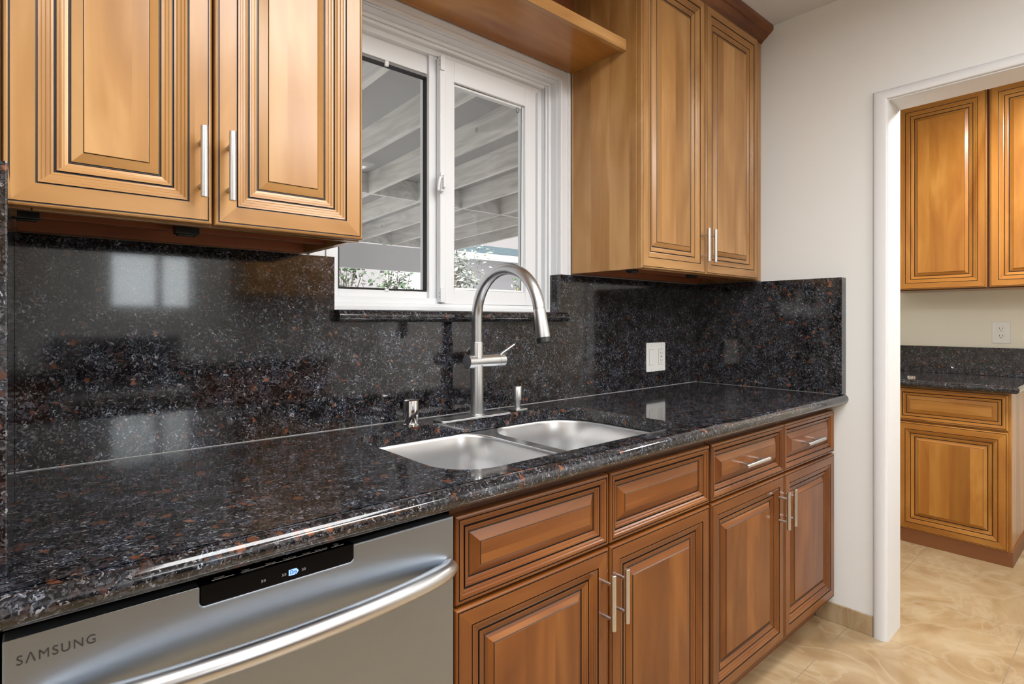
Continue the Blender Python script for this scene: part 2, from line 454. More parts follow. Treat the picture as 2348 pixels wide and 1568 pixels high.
# end wall with doorway
OY0, OY1, OZ = -1.80, -.792, 2.033
mb = MB()
mb.box(0, .15, OY1, .40, 0, CEIL_Z, M['wall']); mb.box(0, .15, -3.6, OY0, 0, CEIL_Z, M['wall']); mb.box(0, .15, OY0, OY1, OZ, CEIL_Z, M['wall'])
struct(mb, 'wall_right')
mb = MB(); mb.box(1.78, 1.9, -3.6, .40, 0, CEIL_Z, M['wall_far']); struct(mb, 'wall_pantry')
mb = MB(); mb.box(.15, 1.78, .25, .40, 0, CEIL_Z, M['wall_far']); struct(mb, 'wall_pantry_side')
mb = MB(); mb.box(-4.4, -4.25, -3.6, 0, 0, CEIL_Z, M['wall']); struct(mb, 'wall_left')
BY = -3.45
mb = MB()
BX0, BX1, BZ0, BZ1 = -2.00, -1.42, 1.28, 1.73
mb.box(-4.25, BX0, BY-.15, BY, 0, CEIL_Z, M['wall']); mb.box(BX1, 1.78, BY-.15, BY, 0, CEIL_Z, M['wall'])
mb.box(BX0, BX1, BY-.15, BY, 0, BZ0, M['wall']); mb.box(BX0, BX1, BY-.15, BY, BZ1, CEIL_Z, M['wall'])
struct(mb, 'wall_back')
# fixtures for the added fill panels and the pantry lamp
for px, py, e in PANELS+[(.75, -1.35, 0)]:
    s_ = .52 if px < 0 else .22
    t = thing('ceiling_light', 'unseen flat square ceiling light with white rim above the %s' % ('pantry floor' if px > 0 else ('left part of the kitchen' if px < -2 else ('middle of the kitchen' if px < -1 else 'kitchen near the range wall'))), 'light', (px, py, CEIL_Z-.05))
    f = MB(); f.box(px-s_, px+s_, py-s_, py+s_, CEIL_Z-.04, CEIL_Z-.0005, M['vinyl']); f.build('frame', t, .004)
    f = MB(); f.box(px-s_+.03, px+s_-.03, py-s_+.03, py+s_-.03, CEIL_Z-.052, CEIL_Z-.038, M['lamp']); f.build('diffuser', t)
# back window
mb = MB()
mb.box(BX0, BX0+.03, BY-.12, BY-.02, BZ0, BZ1, M['vinyl']); mb.box(BX1-.03, BX1, BY-.12, BY-.02, BZ0, BZ1, M['vinyl']); mb.box(-1.70, -1.66, BY-.12, BY-.02, BZ0+.03, BZ1-.03, M['vinyl'])
mb.box(BX0+.03, BX1-.03, BY-.12, BY-.02, BZ0, BZ0+.03, M['vinyl']); mb.box(BX0+.03, BX1-.03, BY-.12, BY-.02, BZ1-.03, BZ1, M['vinyl'])
w2 = struct(mb, 'window_2')
g_ = MB(); g_.box(BX0+.03, BX1-.03, BY-.075, BY-.070, BZ0+.03, BZ1-.03, M['glass']); g_.build('glass_pane', w2)

# doorway casing: half-round stone-like profile + jamb lining
def casing_prof(w, t, n=10):
    return [(0, 0)]+[(w*(.5-.5*math.cos(PI*i/n)), -t*min(1., (math.sin(PI*i/n))**.55)) for i in range(1, n)]+[(w, 0)]
mb = MB()
pw = .046; pf = [(-.748-p[0], p[1]) for p in casing_prof(pw, .016)]
# vertical member
vs0 = [(y, x) for (y, x) in pf]
lo = [(x, y, 0) for y, x in vs0]; hi = [(x, y, OZ+.036+(y+.748)*.78) for y, x in vs0]
n = len(lo); mb.add(lo+hi, [(i, (i+1) % n, n+(i+1) % n, n+i) for i in range(n)], M['trimw'], True); mb.add(lo, [tuple(range(n))], M['trimw'])
# head member
lo = [(x, y, OZ+.036+(y+.748)*.78) for y, x in vs0]; hi = [(x, -1.87-(-.748-y)*-1, OZ+.036+(y+.748)*.78) for y, x in vs0]
mb.add(lo+hi, [(i, (i+1) % n, n+(i+1) % n, n+i) for i in range(n)], M['trimw'], True); mb.add(hi, [tuple(range(n))], M['trimw'])
struct(mb, 'trim_1')
mb = MB(); mb.box(-.0005, .15, OY1-.004, OY1+.0, 0, OZ, M['trimw']); mb.box(-.0005, .15, OY0, OY1-.004, OZ-.004, OZ, M['trimw']); mb.box(-.0005, .15, OY0-.0, OY0+.004, 0, OZ-.004, M['trimw']); struct(mb, 'trim_2')
# marble baseboards
mb = MB(); mb.box(-.009, 0, -.7475, -.545, 0.0004, .075, M['tile_base']); struct(mb, 'baseboard_right', .001)

# ================================================================== WINDOW
win = tag(thing('window_1', None, None, ((WX0+WX1)/2, .05, WZ0)), kind='structure')
V_ = M['vinyl']
def frame_rect(mb, x0, x1, z0, z1, w, y0, y1, mat, wb=None, wt=None):
    wb = wb or w; wt = wt or w
    mb.box(x0, x0+w, y0, y1, z0, z1, mat); mb.box(x1-w, x1, y0, y1, z0, z1, mat)
    mb.box(x0+w, x1-w, y0, y1, z0, z0+wb, mat); mb.box(x0+w, x1-w, y0, y1, z1-wt, z1, mat)
fz0 = 1.2335
mb = MB()
frame_rect(mb, WX0, WX1, fz0, WZ1, .012, .030, .13, V_)
frame_rect(mb, WX0+.012, WX1-.012, fz0+.011, WZ1-.011, .012, .040, .13, V_)
frame_rect(mb, WX0+.024, WX1-.024, fz0+.021, WZ1-.020, .020, .058, .13, V_)
mb.build('frame', win, .0015)
# fixed light, left
mb = MB(); frame_rect(mb, WX0+.036, -1.425, 1.255, 2.052, .03, .078, .12, V_, .040, .060)
mb.box(-1.47, -1.44, .066, .12, 1.26, 2.05, V_)
for xx, w_ in ((-1.62, .012),):
    mb.box(xx, xx+w_, .0745, .082, 1.292, 1.300, V_); mb.box(xx, xx+w_, .0745, .082, 1.974, 1.990, V_)
mb.build('fixed_frame', win, .0012)
mb = MB(); frame_rect(mb, WX0+.066, -1.4605, 1.2965, 1.984, .0050, .082, .10, M['black_void']); mb.box(-1.4725, -1.463, .080, .10, 1.301, 1.978, M['black_void']); mb.build('gasket', win)
mb = MB(); mb.box(WX0+.067, -1.462, .092, .0945, 1.298, 1.985, M['glass']); mb.build('glass_pane', win)
# sliding sash, right (nearer)
mb = MB()
frame_rect(mb, -1.436, -1.021, 1.258, 2.047, .050, .048, .080, V_, .046, .066)
frame_rect(mb, -1.386, -1.071, 1.304, 1.981, .008, .060, .080, V_)
mb.box(-1.445, -1.425, .040, .062, 1.262, 2.043, V_)
sash = mb.build('sliding_sash', win, .0015)
mb = MB(); frame_rect(mb, -1.380, -1.077, 1.3075, 1.976, .0018, .0655, .0672, M['black_void']); mb.build('gasket', sash)
mb = MB(); mb.box(-1.379, -1.078, .0668, .069, 1.308, 1.975, M['glass']); mb.build('glass_pane', sash)
for zz in (1.262, 2.000):
    mb = MB(); mb.box(-1.447, -1.431, .034, .046, zz, zz+.045, V_)
    for q in (.014, .026): mb.box(-1.4475, -1.4465, .038, .043, zz+q, zz+q+.006, M['grey_print'])
    mb.build('sash_stop', sash, .002)
mb = MB()
mb.box(-1.452, -1.438, .026, .042, 1.612, 1.672, V_); mb.box(-1.449, -1.439, .014, .028, 1.622, 1.662, V_)
mb.tube([(-1.452, .020, 1.655), (-1.462, .016, 1.650), (-1.466, .016, 1.632), (-1.466, .020, 1.610)], .0045, V_, 10)
mb.build('latch', sash, .002)
for zz, fill in ((1.965, None), (1.318, 'y')):
    mb = MB(); mb.tube([(-1.094+.0075*math.sin(a), .0655, zz+.0085*math.cos(a)) for a in [2*PI*i/20 for i in range(21)]], .0009, M['black_plastic'], 6)
    if fill: mb.tube([(-1.094, .0652, zz), (-1.094, .0662, zz)], .0045, simple('yellow_sticker', (.6, .6, .2), .5), 14)
    mb.build('sticker', sash)
# interior casing and reveal
mb = MB()
def casing_bar(mb, pts):
    pass
T = M['trimw']; co = -.903; ci = WX1; cz1 = 2.14
mb.box(ci-.0, co, -.014, -.0005, 1.372, cz1, T); mb.box(ci, ci+.010, -.020, -.0140, 1.372, WZ1, T)
mb.box(co-.012, co, -.0195, -.014, 1.372, cz1, T)
mb.box(WX0-.052, WX0, -.014, -.0005, 1.372, cz1, T); mb.box(WX0-.010, WX0, -.020, -.014, 1.372, WZ1, T)
mb.box(WX0-.052, co-.012, -.014, -.0005, WZ1, cz1, T); mb.box(WX0-.010, ci+.010, -.020, -.014, WZ1, WZ1+.010, T)
struct(mb, 'trim_3', .0012)
mb = MB()
mb.box(WX1-.003, WX1, -.0005, .030, 1.372, WZ1, T); mb.box(WX0, WX0+.003, -.0005, .030, 1.372, WZ1, T); mb.box(WX0+.003, WX1-.003, -.0005, .030, WZ1-.003, WZ1, T)
struct(mb, 'trim_4')

# ================================================================== GRANITE
GR = M['granite']; CT = .914
# worktop with bullnose and sink cut-out
CX0, CX1 = -2.50, -.0015
mb = MB()
yb_, ye = -.001, -.640
outer = [(CX0, ye), (CX1, ye), (CX1, yb_), (CX0, yb_)]
hole = rrect(-1.832, -1.045, -.592, -.124, (.105, .085, .135, .085), 14)
poly_fill(mb, outer, [hole], CT, GR); poly_fill(mb, outer, [hole], .876, GR)
hl = len(hole)
# polished arris of the cut-out
h1 = [(x, y, CT) for x, y in hole]; h2 = [(x, y, .876) for x, y in hole]
mb.add(h1+h2, [(i, (i+1) % hl, hl+(i+1) % hl, hl+i) for i in range(hl)], GR, True)
oo = [(x, y, CT) for x, y in outer]; o2 = [(x, y, .876) for x, y in outer]
mb.add(oo+o2, [(1, 2, 6, 5), (2, 3, 7, 6), (3, 0, 4, 7)], GR)
pr = []
for i in range(13):
    a = PI/2+PI*i/12; pr.append((ye+.0225*math.cos(a), .894+.020*math.sin(a)))
pr = [(ye, .9130)] + pr[1:-1] + [(ye, .874), (ye+.004, .874), (ye+.004, .9130)]
mb.extrude(pr, CX0, CX1, 'x', GR, True)
# build-up strip under the nose
mb.box(CX0, CX1, ye, ye+.030, .874, .8765, GR)
tag(mb.build('worktop'), 'long black and rust speckled granite worktop with rounded front edge under the window', 'worktop')
# main backsplash with window notch
mb = MB()
SP = -.025
poly = [(-2.4545, CT), (-.0455, CT), (-.0455, 1.372), (-.9635, 1.372), (-.9635, 1.199), (-1.8227, 1.199), (-1.8227, 1.372), (-2.4545, 1.372)]
def plate_y(mb, poly, y0, y1, mat):
    t = tessellate_polygon([[Vector((p[0], p[1], 0)) for p in poly]])
    n_ = len(poly)
    for y in (y0, y1): mb.add([(p[0], y, p[1]) for p in poly], [tuple(q) for q in t], mat)
    vs = [(p[0], y0, p[1]) for p in poly]+[(p[0], y1, p[1]) for p in poly]
    mb.add(vs, [(i, (i+1) % n_, n_+(i+1) % n_, n_+i) for i in range(n_)], mat)
plate_y(mb, [(a, b_+.0006 if b_ == CT else b_) for a, b_ in poly], SP, -.0205, GR)
bs = mb.build('backsplash'); tag(bs, 'black granite backsplash along the wall behind the sink and window', 'backsplash')
mb = MB(); mb.box(-.9635, -.956, -.0205, .030, 1.2325, 1.372, GR); mb.build('window_return', bs)
mb = MB(); mb.box(-1.8305, -1.8227, -.0205, .030, 1.2325, 1.372, GR)
mb.build('window_return', bs)
mb = MB(); mb.box(-2.4545, -1.8345, -.0205, -.0005, CT+.0006, 1.3715, GR); mb.box(-.9545, -.0455, -.0205, -.0145, CT+.0006, 1.3715, GR); mb.box(-1.8345, -.9545, -.0205, -.0005, CT+.0006, 1.198, GR); mb.build('backing', bs)
# caulk line
mb = MB(); mb.box(-2.4535, -.046, SP-.0012, SP, CT+.0004, CT+.0016, simple('caulk', (.42, .42, .42), .6)); mb.box(-.0468, -.0456, -.64, SP-.0012, CT+.0004, CT+.0014, simple('caulk_b', (.25, .25, .25), .6)); mb.build('caulk_line', bs)
mb = MB(); mb.box(-.0453, -.0006, -.653, -.0006, CT+.0006, 1.372, GR)
tag(mb.build('end_splash', None, .0015), 'black granite side splash on the end wall at the far right of the worktop', 'backsplash')
mb = MB(); mb.box(-2.487, -2.4549, -.595, -.0006, CT+.0006, 1.385, GR)
tag(mb.build('side_splash', None, .002), 'upright granite slab seen edge-on at the left border of the photo', 'backsplash')
# window sill
mb = MB()
mb.box(-1.8222, -.9640, -.040, .030, 1.2005, 1.2325, GR)
pr = []
for i in range(13):
    a = PI/2+PI*i/12; pr.append((-.040+.019*math.cos(a), 1.2165+.0165*math.sin(a)))
mb.extrude(pr+[(-.0385, 1.2)], -1.8222, -.952, 'x', GR, True)
mb.box(-.9640, -.952, -.041, -.0256, 1.2003, 1.2328, GR)
tag(mb.build('window_sill'), 'dark granite window sill with round nose behind the faucet', 'window sill')

# ================================================================== CABINETS, base run
FY = -.623   # door face
NY = (0, -1, 0)
def base_cabinet(label, x0, x1, splits, handles, drawer_handles, zt, root_extra=None):
    t = thing('base_cabinet', label, 'cabinet', ((x0+x1)/2, -.30, 0), None)
    c = MB(); z = M['lo_z']
    c.box(x0+.001, x0+.018, -.602, -.004, .105, .872, z); c.box(x1-.018, x1-.001, -.602, -.004, .105, .872, z)
    c.box(x0+.018, x1-.018, -.584, -.004, .105, .123, z); c.box(x0+.018, x1-.018, -.016, -.004, .123, .872, z)
    c.build('carcass', t)
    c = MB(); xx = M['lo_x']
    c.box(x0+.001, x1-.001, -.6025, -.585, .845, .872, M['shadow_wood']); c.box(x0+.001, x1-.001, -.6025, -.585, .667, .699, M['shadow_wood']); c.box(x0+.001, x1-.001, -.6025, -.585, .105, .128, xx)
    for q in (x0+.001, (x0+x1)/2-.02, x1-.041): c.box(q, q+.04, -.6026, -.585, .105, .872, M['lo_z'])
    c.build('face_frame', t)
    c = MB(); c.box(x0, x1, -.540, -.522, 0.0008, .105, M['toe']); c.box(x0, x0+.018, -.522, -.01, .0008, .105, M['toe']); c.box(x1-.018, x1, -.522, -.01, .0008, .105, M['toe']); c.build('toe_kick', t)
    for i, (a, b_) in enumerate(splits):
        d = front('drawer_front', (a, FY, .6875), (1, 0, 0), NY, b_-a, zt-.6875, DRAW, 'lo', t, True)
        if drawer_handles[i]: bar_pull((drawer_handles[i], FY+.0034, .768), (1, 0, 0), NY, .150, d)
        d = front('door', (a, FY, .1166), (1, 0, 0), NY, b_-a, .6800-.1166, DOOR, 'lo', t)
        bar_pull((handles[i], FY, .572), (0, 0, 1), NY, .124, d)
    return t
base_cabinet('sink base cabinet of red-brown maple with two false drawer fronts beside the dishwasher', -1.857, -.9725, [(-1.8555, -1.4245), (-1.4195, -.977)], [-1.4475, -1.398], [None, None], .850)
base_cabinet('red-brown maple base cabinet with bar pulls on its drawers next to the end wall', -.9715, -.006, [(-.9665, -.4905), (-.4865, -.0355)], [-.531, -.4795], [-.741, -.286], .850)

# dishwasher
dw = thing('dishwasher', 'stainless steel dishwasher with bowed handle and black control strip', 'dishwasher', (-2.16, -.33, 0))
DX0, DX1, DY = -2.4590, -1.8590, -.6214
S = M['steel_dw']
mb = MB(); mb.box(DX0+.004, DX1-.004, -.596, -.03, .10, .850, M['black_plastic']); mb.box(DX0+.004, DX1-.004, -.55, -.03, .0008, .10, M['black_void']); mb.build('tub', dw)
mb = MB()
# door skin with notch for the panel
def skin(mb, x0, x1, z0, z1): mb.box(x0, x1, DY, -.596, z0, z1, S)
PX0, PX1, PZ0 = -2.266, -2.0505, .8258
poly = [(DX0, .105), (DX1, .105), (DX1, .8525), (PX1, .8525), (PX1, PZ0+.004), (PX1-.004, PZ0), (PX0+.004, PZ0), (PX0, PZ0+.004), (PX0, .8525), (DX0, .8525)]
plate_y(mb, poly, DY, -.596, S)
mb.build('door', dw, .0022, 3)
mb = MB(); cp = [(PX0+.0006, .8532), (PX0+.0006, PZ0+.0045), (PX0+.0045, PZ0+.0006), (PX1-.0045, PZ0+.0006), (PX1-.0006, PZ0+.0045), (PX1-.0006, .8532)]
plate_y(mb, cp, DY-.0004, -.588, M['black_gloss']); pan = mb.build('control_panel', dw, .001)
# handle
mb = MB(); pts = []; rr = []
for i in range(41):
    u = i/40; x = DX0+.012+(DX1-DX0-.024)*u
    pts.append((x, DY-.006-.046*(math.sin(PI*u)**.55 if 0 < u < 1 else 0), .7675-.0*u)); rr.append(.0165*(.86+.14*min(1, math.sin(PI*u)*6)))
mb.tube(pts, rr, M['steel_bar'], 28, True, .95); mb.build('handle', dw)

def text_obj(s, size, loc, rot, mat, parent, name, depth=.0002, sx=1., space=1., align='LEFT', bold=0.):
    cu = bpy.data.curves.new(name, 'FONT'); cu.body = s; cu.size = size; cu.extrude = depth; cu.space_character = space; cu.align_x = align; cu.offset = bold
    to = bpy.data.objects.new(name, cu); COL.objects.link(to)
    bpy.context.view_layer.update()
    me = bpy.data.meshes.new_from_object(to.evaluated_get(bpy.context.evaluated_depsgraph_get()))
    bpy.data.objects.remove(to, do_unlink=True)
    me.transform(Matrix.Diagonal((sx, 1, 1, 1)))
    me.materials.clear(); me.materials.append(mat)
    o = bpy.data.objects.new(name, me); COL.objects.link(o); o.parent = parent
    o.location = Vector(loc)-wloc(parent); o.rotation_euler = rot
    return o
RV = (PI/2, 0, 0)
text_obj('S\u039bMSUNG', .0150, (-2.4478, DY-.0004, .8222), RV, M['logo'], dw, 'lettering', sx=.92, space=1.20, bold=0.)
# status display
mb = MB(); mb.add([(-2.1512, DY-.0009, .8328), (-2.1400, DY-.0009, .8328), (-2.1365, DY-.0009, .8372), (-2.1400, DY-.0009, .8416), (-2.1512, DY-.0009, .8416)], [(0, 1, 2, 3, 4)], M['led']); mb.build('display', pan)
text_obj('Dry', .0078, (-2.1496, DY-.0012, .8348), RV, M['led_ink'], pan, 'lettering', sx=.85)
for xx in (-2.1895, -2.1610, -2.1325):
    text_obj('\u00bb\u00bb', .0085, (xx, DY-.0010, .8350), RV, M['grey_print'], pan, 'arrow_marks', sx=.8)
RT = (0, 0, 0); zt_ = .8536
for s_, xx in (('Normal', -2.2462), ('Heavy', -2.2105), ('Delicate', -2.1790), ('Pot & Pans', -2.1540), ('Quick+', -2.1262), ('Smart Auto', -2.1070)):
    text_obj(s_, .0066, (xx, -.6105, zt_), RT, M['white_print'], pan, 'lettering', .0001, sx=.62)
text_obj('Cancel & Drain(Hold 3 Sec.)', .0032, (-2.2130, -.6172, zt_), RT, M['grey_print'], pan, 'lettering', .0001, sx=.8)
mb = MB(); mb.box(-2.2500, -2.2225, -.6135, -.6130, .8532, .8537, M['white_print']); mb.box(-2.2135, -2.0900, -.6130, -.6125, .8532, .8537, M['white_print']); mb.box(-2.0830, -2.0630, -.6130, -.6125, .8532, .8537, M['white_print'])
mb.tube([(-2.073+.0032*math.sin(a), -.6065+.0032*math.cos(a), .8537) for a in [(.6+5.1*i/16) for i in range(17)]], .00035, M['white_print'], 5)
mb.tube([(-2.073, -.6062, .8537), (-2.073, -.6022, .8537)], .00035, M['white_print'], 5)
mb.build('button_marks', pan)

# end panel left of the dishwasher
mb = MB(); mb.box(-2.487, -2.4620, -.615, -.004, .0008, .872, M['wall_far'])
tag(mb.build('filler_board', None, .001), 'narrow cream end panel at the left side of the dishwasher', 'panel')

# ================================================================== SINK
sk = thing('sink', 'stainless double bowl sink set under the worktop below the window', 'sink', (-1.42, -.36, .68))
SS = M['steel_sink']
bowls = [(-1.838, -1.420, -.598, -.116, (.10, .085, .095, .085)), (-1.386, -1.039, -.598, -.116, (.085, .09, .13, .085))]
mb = MB(); rim = [rrect(x0, x1, y0, y1, r, 12) for x0, x1, y0, y1, r in bowls]
out = rrect(-1.852, -1.026, -.607, -.102, .09, 8)
# the divider dips a little, the rim is the underside of the worktop
def dip(x): return .8745-.008*math.exp(-((x+1.403)/.035)**2)
loops = [[Vector((p[0], p[1], 0)) for p in lp] for lp in [out]+rim]
vs = [(v.x, v.y, dip(v.x)) for lp in loops for v in lp]
mb.add(vs, [tuple(t) for t in tessellate_polygon(loops)], SS); mb.build('flange', sk)
for bi, (x0, x1, y0, y1, r) in enumerate(bowls):
    mb = MB(); rings = []
    steps = [(0, 0), (.0015, -.001), (.004, -.004), (.006, -.010), (.010, -.08), (.014, -.150), (.020, -.170), (.034, -.185), (.055, -.190)]
    for ins, dz in steps:
        rg = rrect(x0+ins, x1-ins, y0+ins, y1-ins, [max(.02, q-ins*.6) for q in r], 12)
        f_ = max(0., 1+dz/.17)
        rings.append([(p[0], p[1], dip(p[0])*f_+.8745*(1-f_)+dz) for p in rg])
    n_ = len(rings[0]); vs = [p for rg in rings for p in rg]; fs = []
    for i in range(len(rings)-1):
        for k in range(n_): fs.append((i*n_+k, i*n_+(k+1) % n_, (i+1)*n_+(k+1) % n_, (i+1)*n_+k))
    mb.add(vs, fs, SS, True)
    cx_, cy_ = (x0+x1)/2, (y0+y1)/2
    bl = rings[-1]; mb.add(bl+[(cx_, cy_, bl[0][2]-.004)], [(k, (k+1) % n_, n_) for k in range(n_)], SS, True)
    b_ = mb.build('bowl', sk)
    d_ = MB(); d_.lathe((cx_, cy_+.05, .684), [(.0, 0), (.043, 0), (.043, .003), (.036, .004), (.030, .001), (.0, .001)], M['chrome'], 24); d_.build('drain', b_)

# ================================================================== FAUCET
ST = M['steel']
fx, fy = -1.410, -.085
fc = thing('faucet', 'brushed nickel gooseneck faucet with pull-down spray head behind the sink', 'faucet', (fx, fy, CT))
mb = MB(); mb.extrude([(p[0], p[1]) for p in rrect(-1.556, -1.300, -.139, -.081, .010, 5)], CT+.0004, CT+.0060, 'z', ST); mb.build('deck_plate', fc, .0015)
mb = MB(); mb.lathe((fx, fy-.020, CT+.006), [(.0225, 0), (.0225, .002), (.0195, .003), (.0195, .217), (.0190, .219), (.0165, .2195)], ST, 40); body = mb.build('body', fc)
fy2 = fy-.020
# neck arc in the y-z plane
mb = MB(); R_ = .1365; zc = 1.2135; pts = [(fx, fy2, 1.13), (fx, fy2, 1.17)]
for i in range(0, 35):
    a = PI-(PI-math.radians(9))*i/34
    pts.append((fx, fy2-R_-R_*math.cos(a), zc+R_*math.sin(a)))
# math: angle PI at the riser, near 0 at the spout
mb.tube(pts, .0163, ST, 28); mb.build('neck', fc)
e0 = Vector(pts[-1]); dr = (Vector(pts[-1])-Vector(pts[-2])).normalized()
mb = MB(); mb.tube([e0+dr*t_ for t_ in (.0006, .003, .030, .070, .078)], [.0160, .0166, .0176, .0192, .0192], ST, 28); sh = mb.build('spray_head', fc)
mb = MB(); mb.tube([e0+dr*t_ for t_ in (.0775, .0785, .091, .093)], [.0180, .0196, .0196, .0175], M['black_plastic'], 28); mb.build('spray_face', sh)
mb = MB(); q = e0+dr*.016; side = Vector((-.55, .83, 0)).normalized()
mb.tube([q+side*.0150, q+dr*.044+side*.0175], .0055, M['black_plastic'], 12); mb.build('spray_button', sh)
# valve barrel
mb = MB(); mb.tube([(-1.4480, fy2, 1.080), (-1.4475, fy2, 1.080), (-1.3320, fy2, 1.080)], [.0195, .0212, .0212], ST, 36)
mb.tube([(-1.3312, fy2, 1.080), (-1.3085, fy2, 1.080), (-1.3080, fy2, 1.080)], [.0212, .0212, .0200], ST, 36); vb = mb.build('valve', fc)
mb = MB(); mb.tube([(-1.327, fy2-.006, 1.094), (-1.3150, fy2-.008, 1.104), (-1.2850, fy2-.018, 1.124), (-1.2780, fy2-.020, 1.129)], [.0055, .0062, .0062, .0058], ST, 16, True, .72); mb.build('lever', vb)
# soap dispenser
sd = thing('soap_dispenser', 'brushed nickel soap dispenser pump right of the faucet', 'soap dispenser', (-1.240, -.098, CT))
mb = MB(); mb.extrude(rrect(-1.2645, -1.2155, -.1225, -.0735, .006, 4), CT+.0004, CT+.007, 'z', ST); mb.build('base', sd, .0015)
mb = MB(); mb.lathe((-1.240, -.098, CT+.007), [(.0105, 0), (.0105, .026)], ST, 28); mb.build('stem', sd)
mb = MB(); mb.lathe((-1.240, -.098, CT+.033), [(.0135, 0), (.0145, .0008), (.0145, .043), (.0135, .0445), (.0, .0445)], ST, 28); mb.build('pump_head', sd)
# air gap cap
ag = thing('air_gap_cap', 'polished chrome air gap cap left of the faucet', 'air gap', (-1.628, -.088, CT))
mb = MB(); mb.lathe((-1.628, -.088, CT+.0004), [(.0265, 0), (.0265, .0035), (.0235, .0050)], M['chrome'], 36); mb.build('base_ring', ag)
mb = MB(); mb.lathe((-1.628, -.088, CT+.005), [(.0215, 0), (.0215, .058), (.0205, .0625), (.0170, .0650), (.0, .0655)], M['chrome'], 36); mb.build('cap', ag)

# ================================================================== UPPER CABINETS
def upper_cabinet(label, x0, x1, splits, hx, hz, fy_, face, ztop, dtop, zb=1.379, tone='up', side=True):
    t = thing('wall_cabinet', label, 'cabinet', ((x0+x1)/2, fy_/2, zb))
    c = MB(); z = M[tone+'_z']; un = M['under']
    c.box(x0, x0+.018, fy_+.020, -.0225, zb-.002, ztop, z); c.box(x1-.018, x1, fy_+.020, -.0225, zb-.002, ztop, z)
    c.box(x0+.018, x1-.018, fy_+.020, -.0225, zb+.022, zb+.038, un); c.box(x0+.018, x1-.018, fy_+.020, -.0225, ztop-.018, ztop, z)
    c.box(x0+.018, x1-.018, -.036, -.0225, zb+.038, ztop-.018, z); c.box(x0+.018, x1-.018, -.045, -.0225, zb-.002, zb+.022, un)
    c.box(x0+.018, x1-.018, -.175, -.155, zb+.006, zb+.022, un)
    c.build('carcass', t, .0008)
    c = MB(); c.box(x0, x0+.036, fy_, fy_+.0195, zb-.002, ztop, z); c.box(x1-.036, x1, fy_, fy_+.0195, zb-.002, ztop, z)
    c.box(x0+.036, x1-.036, fy_, fy_+.0195, zb-.002, zb+.034, M[tone+'_x']); c.box(x0+.036, x1-.036, fy_, fy_+.0195, ztop-.05, ztop, M[tone+'_x'])
    m_ = (splits[0][1]+splits[1][0])/2; c.box(m_-.022, m_+.022, fy_, fy_+.0195, zb+.034, ztop-.05, M['shadow_wood'])
    c.build('face_frame', t, .0008)
    for i, (a, b_) in enumerate(splits):
        d = front('door', (a, face, zb), (1, 0, 0), NY, b_-a, dtop-zb, DOOR, tone, t)
        bar_pull((hx[i], face, hz), (0, 0, 1), NY, .124, d)
    return t
UF, UD = -.3155, -.336
uc = upper_cabinet('honey maple wall cabinet left of the window with two bar pulls', -2.468, -1.893, [(-2.4645, -2.1860), (-2.1815, -1.8945)], [-2.2055, -2.1600], 1.480, UF, UD, 2.440, 2.405, 1.3765)
rc = upper_cabinet('honey maple wall cabinet right of the window reaching the ceiling', -.903, -.003, [(-.9000, -.4990), (-.4945, -.0700)], [-.530, -.4830], 1.484, UF, UD, 2.440, 2.408, 1.3790)
# neighbour cabinet sliver at the left border
nc = thing('wall_cabinet', 'honey maple wall cabinet cut off by the left border of the photo', 'cabinet', (-2.70, -.16, 1.3765))
c = MB(); c.box(-2.93, -2.470, -.315, -.0225, 1.3865, 2.44, M['up_z']); c.build('carcass', nc)
d = front('door', (-2.925, UD, 1.3765), (1, 0, 0), NY, .4575, 2.405-1.3765, DOOR, 'up', nc)
# black hinge blocks under the cabinets
def bumper(x, y, z, sx, label):
    b_ = MB(); b_.box(x-sx/2, x+sx/2, y-.012, y+.012, z-.026, z, M['black_plastic']); b_.box(x-sx/2+.004, x+sx/2-.004, y-.009, y+.009, z-.029, z-.026, M['black_plastic'])
    o = b_.build('light_bracket', None, .0015); return tag(o, label, 'bracket', 'black brackets under the wall cabinets')
bumper(-2.2010, -.200, 1.3985, .042, 'small black bracket under the middle of the left wall cabinet')
bumper(-2.4380, -.215, 1.3985, .034, 'small black bracket under the left wall cabinet at the left border')
bumper(-.8100, -.230, 1.4010, .042, 'small black bracket under the left end of the right wall cabinet')
bumper(-.4550, -.250, 1.4010, .050, 'small black bracket under the right wall cabinet below its pulls')
# crown moulding
def crown_prof(y, z0, z1, p):
    return [(y, z0), (y-.004, z0), (y-.006, z0+.004), (y-.012, z0+.010), (y-.022, z0+.016), (y-.030, z0+.022), (y-.034, z0+.026), (y-.0345, z0+.028), (y-.042, z0+.030), (y-.047, z0+.036), (y-.052, z0+.040), (y-.055, z0+.044), (y-.055, z1), (y, z1)]
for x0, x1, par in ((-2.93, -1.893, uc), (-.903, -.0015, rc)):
    mb = MB(); mb.extrude(crown_prof(UF-.0005, 2.4170, CEIL_Z-.0005, 0), x0, x1, 'x', M['lo_x'], False)  # dark lower tone: the crown's weaker light is put into its colour
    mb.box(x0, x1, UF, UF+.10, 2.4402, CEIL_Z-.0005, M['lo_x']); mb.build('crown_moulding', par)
# shelf / valance above the window
vl = thing('window_valance', 'open wooden shelf box spanning above the window between the cabinets', 'shelf', (-1.40, -.15, 2.117))
mb = MB(); mb.box(-1.8925, -.9035, -.258, -.0215, 2.1235, 2.1425, M['fa_x']); mb.build('shelf_board', vl)
mb = MB(); mb.box(-1.8925, -.9035, -.276, -.2585, 2.1170, 2.1545, M['up_x']); mb.build('front_edge', vl, .0015)
mb = MB(); mb.box(-1.8925, -.9035, -.036, -.0215, 2.1428, CEIL_Z-.001, M['under']); mb.build('back_panel', vl)
mb = MB(); mb.box(-1.8925, -.9035, -.276, -.2585, 2.395, CEIL_Z-.001, M['up_x']); mb.build('top_rail', vl)

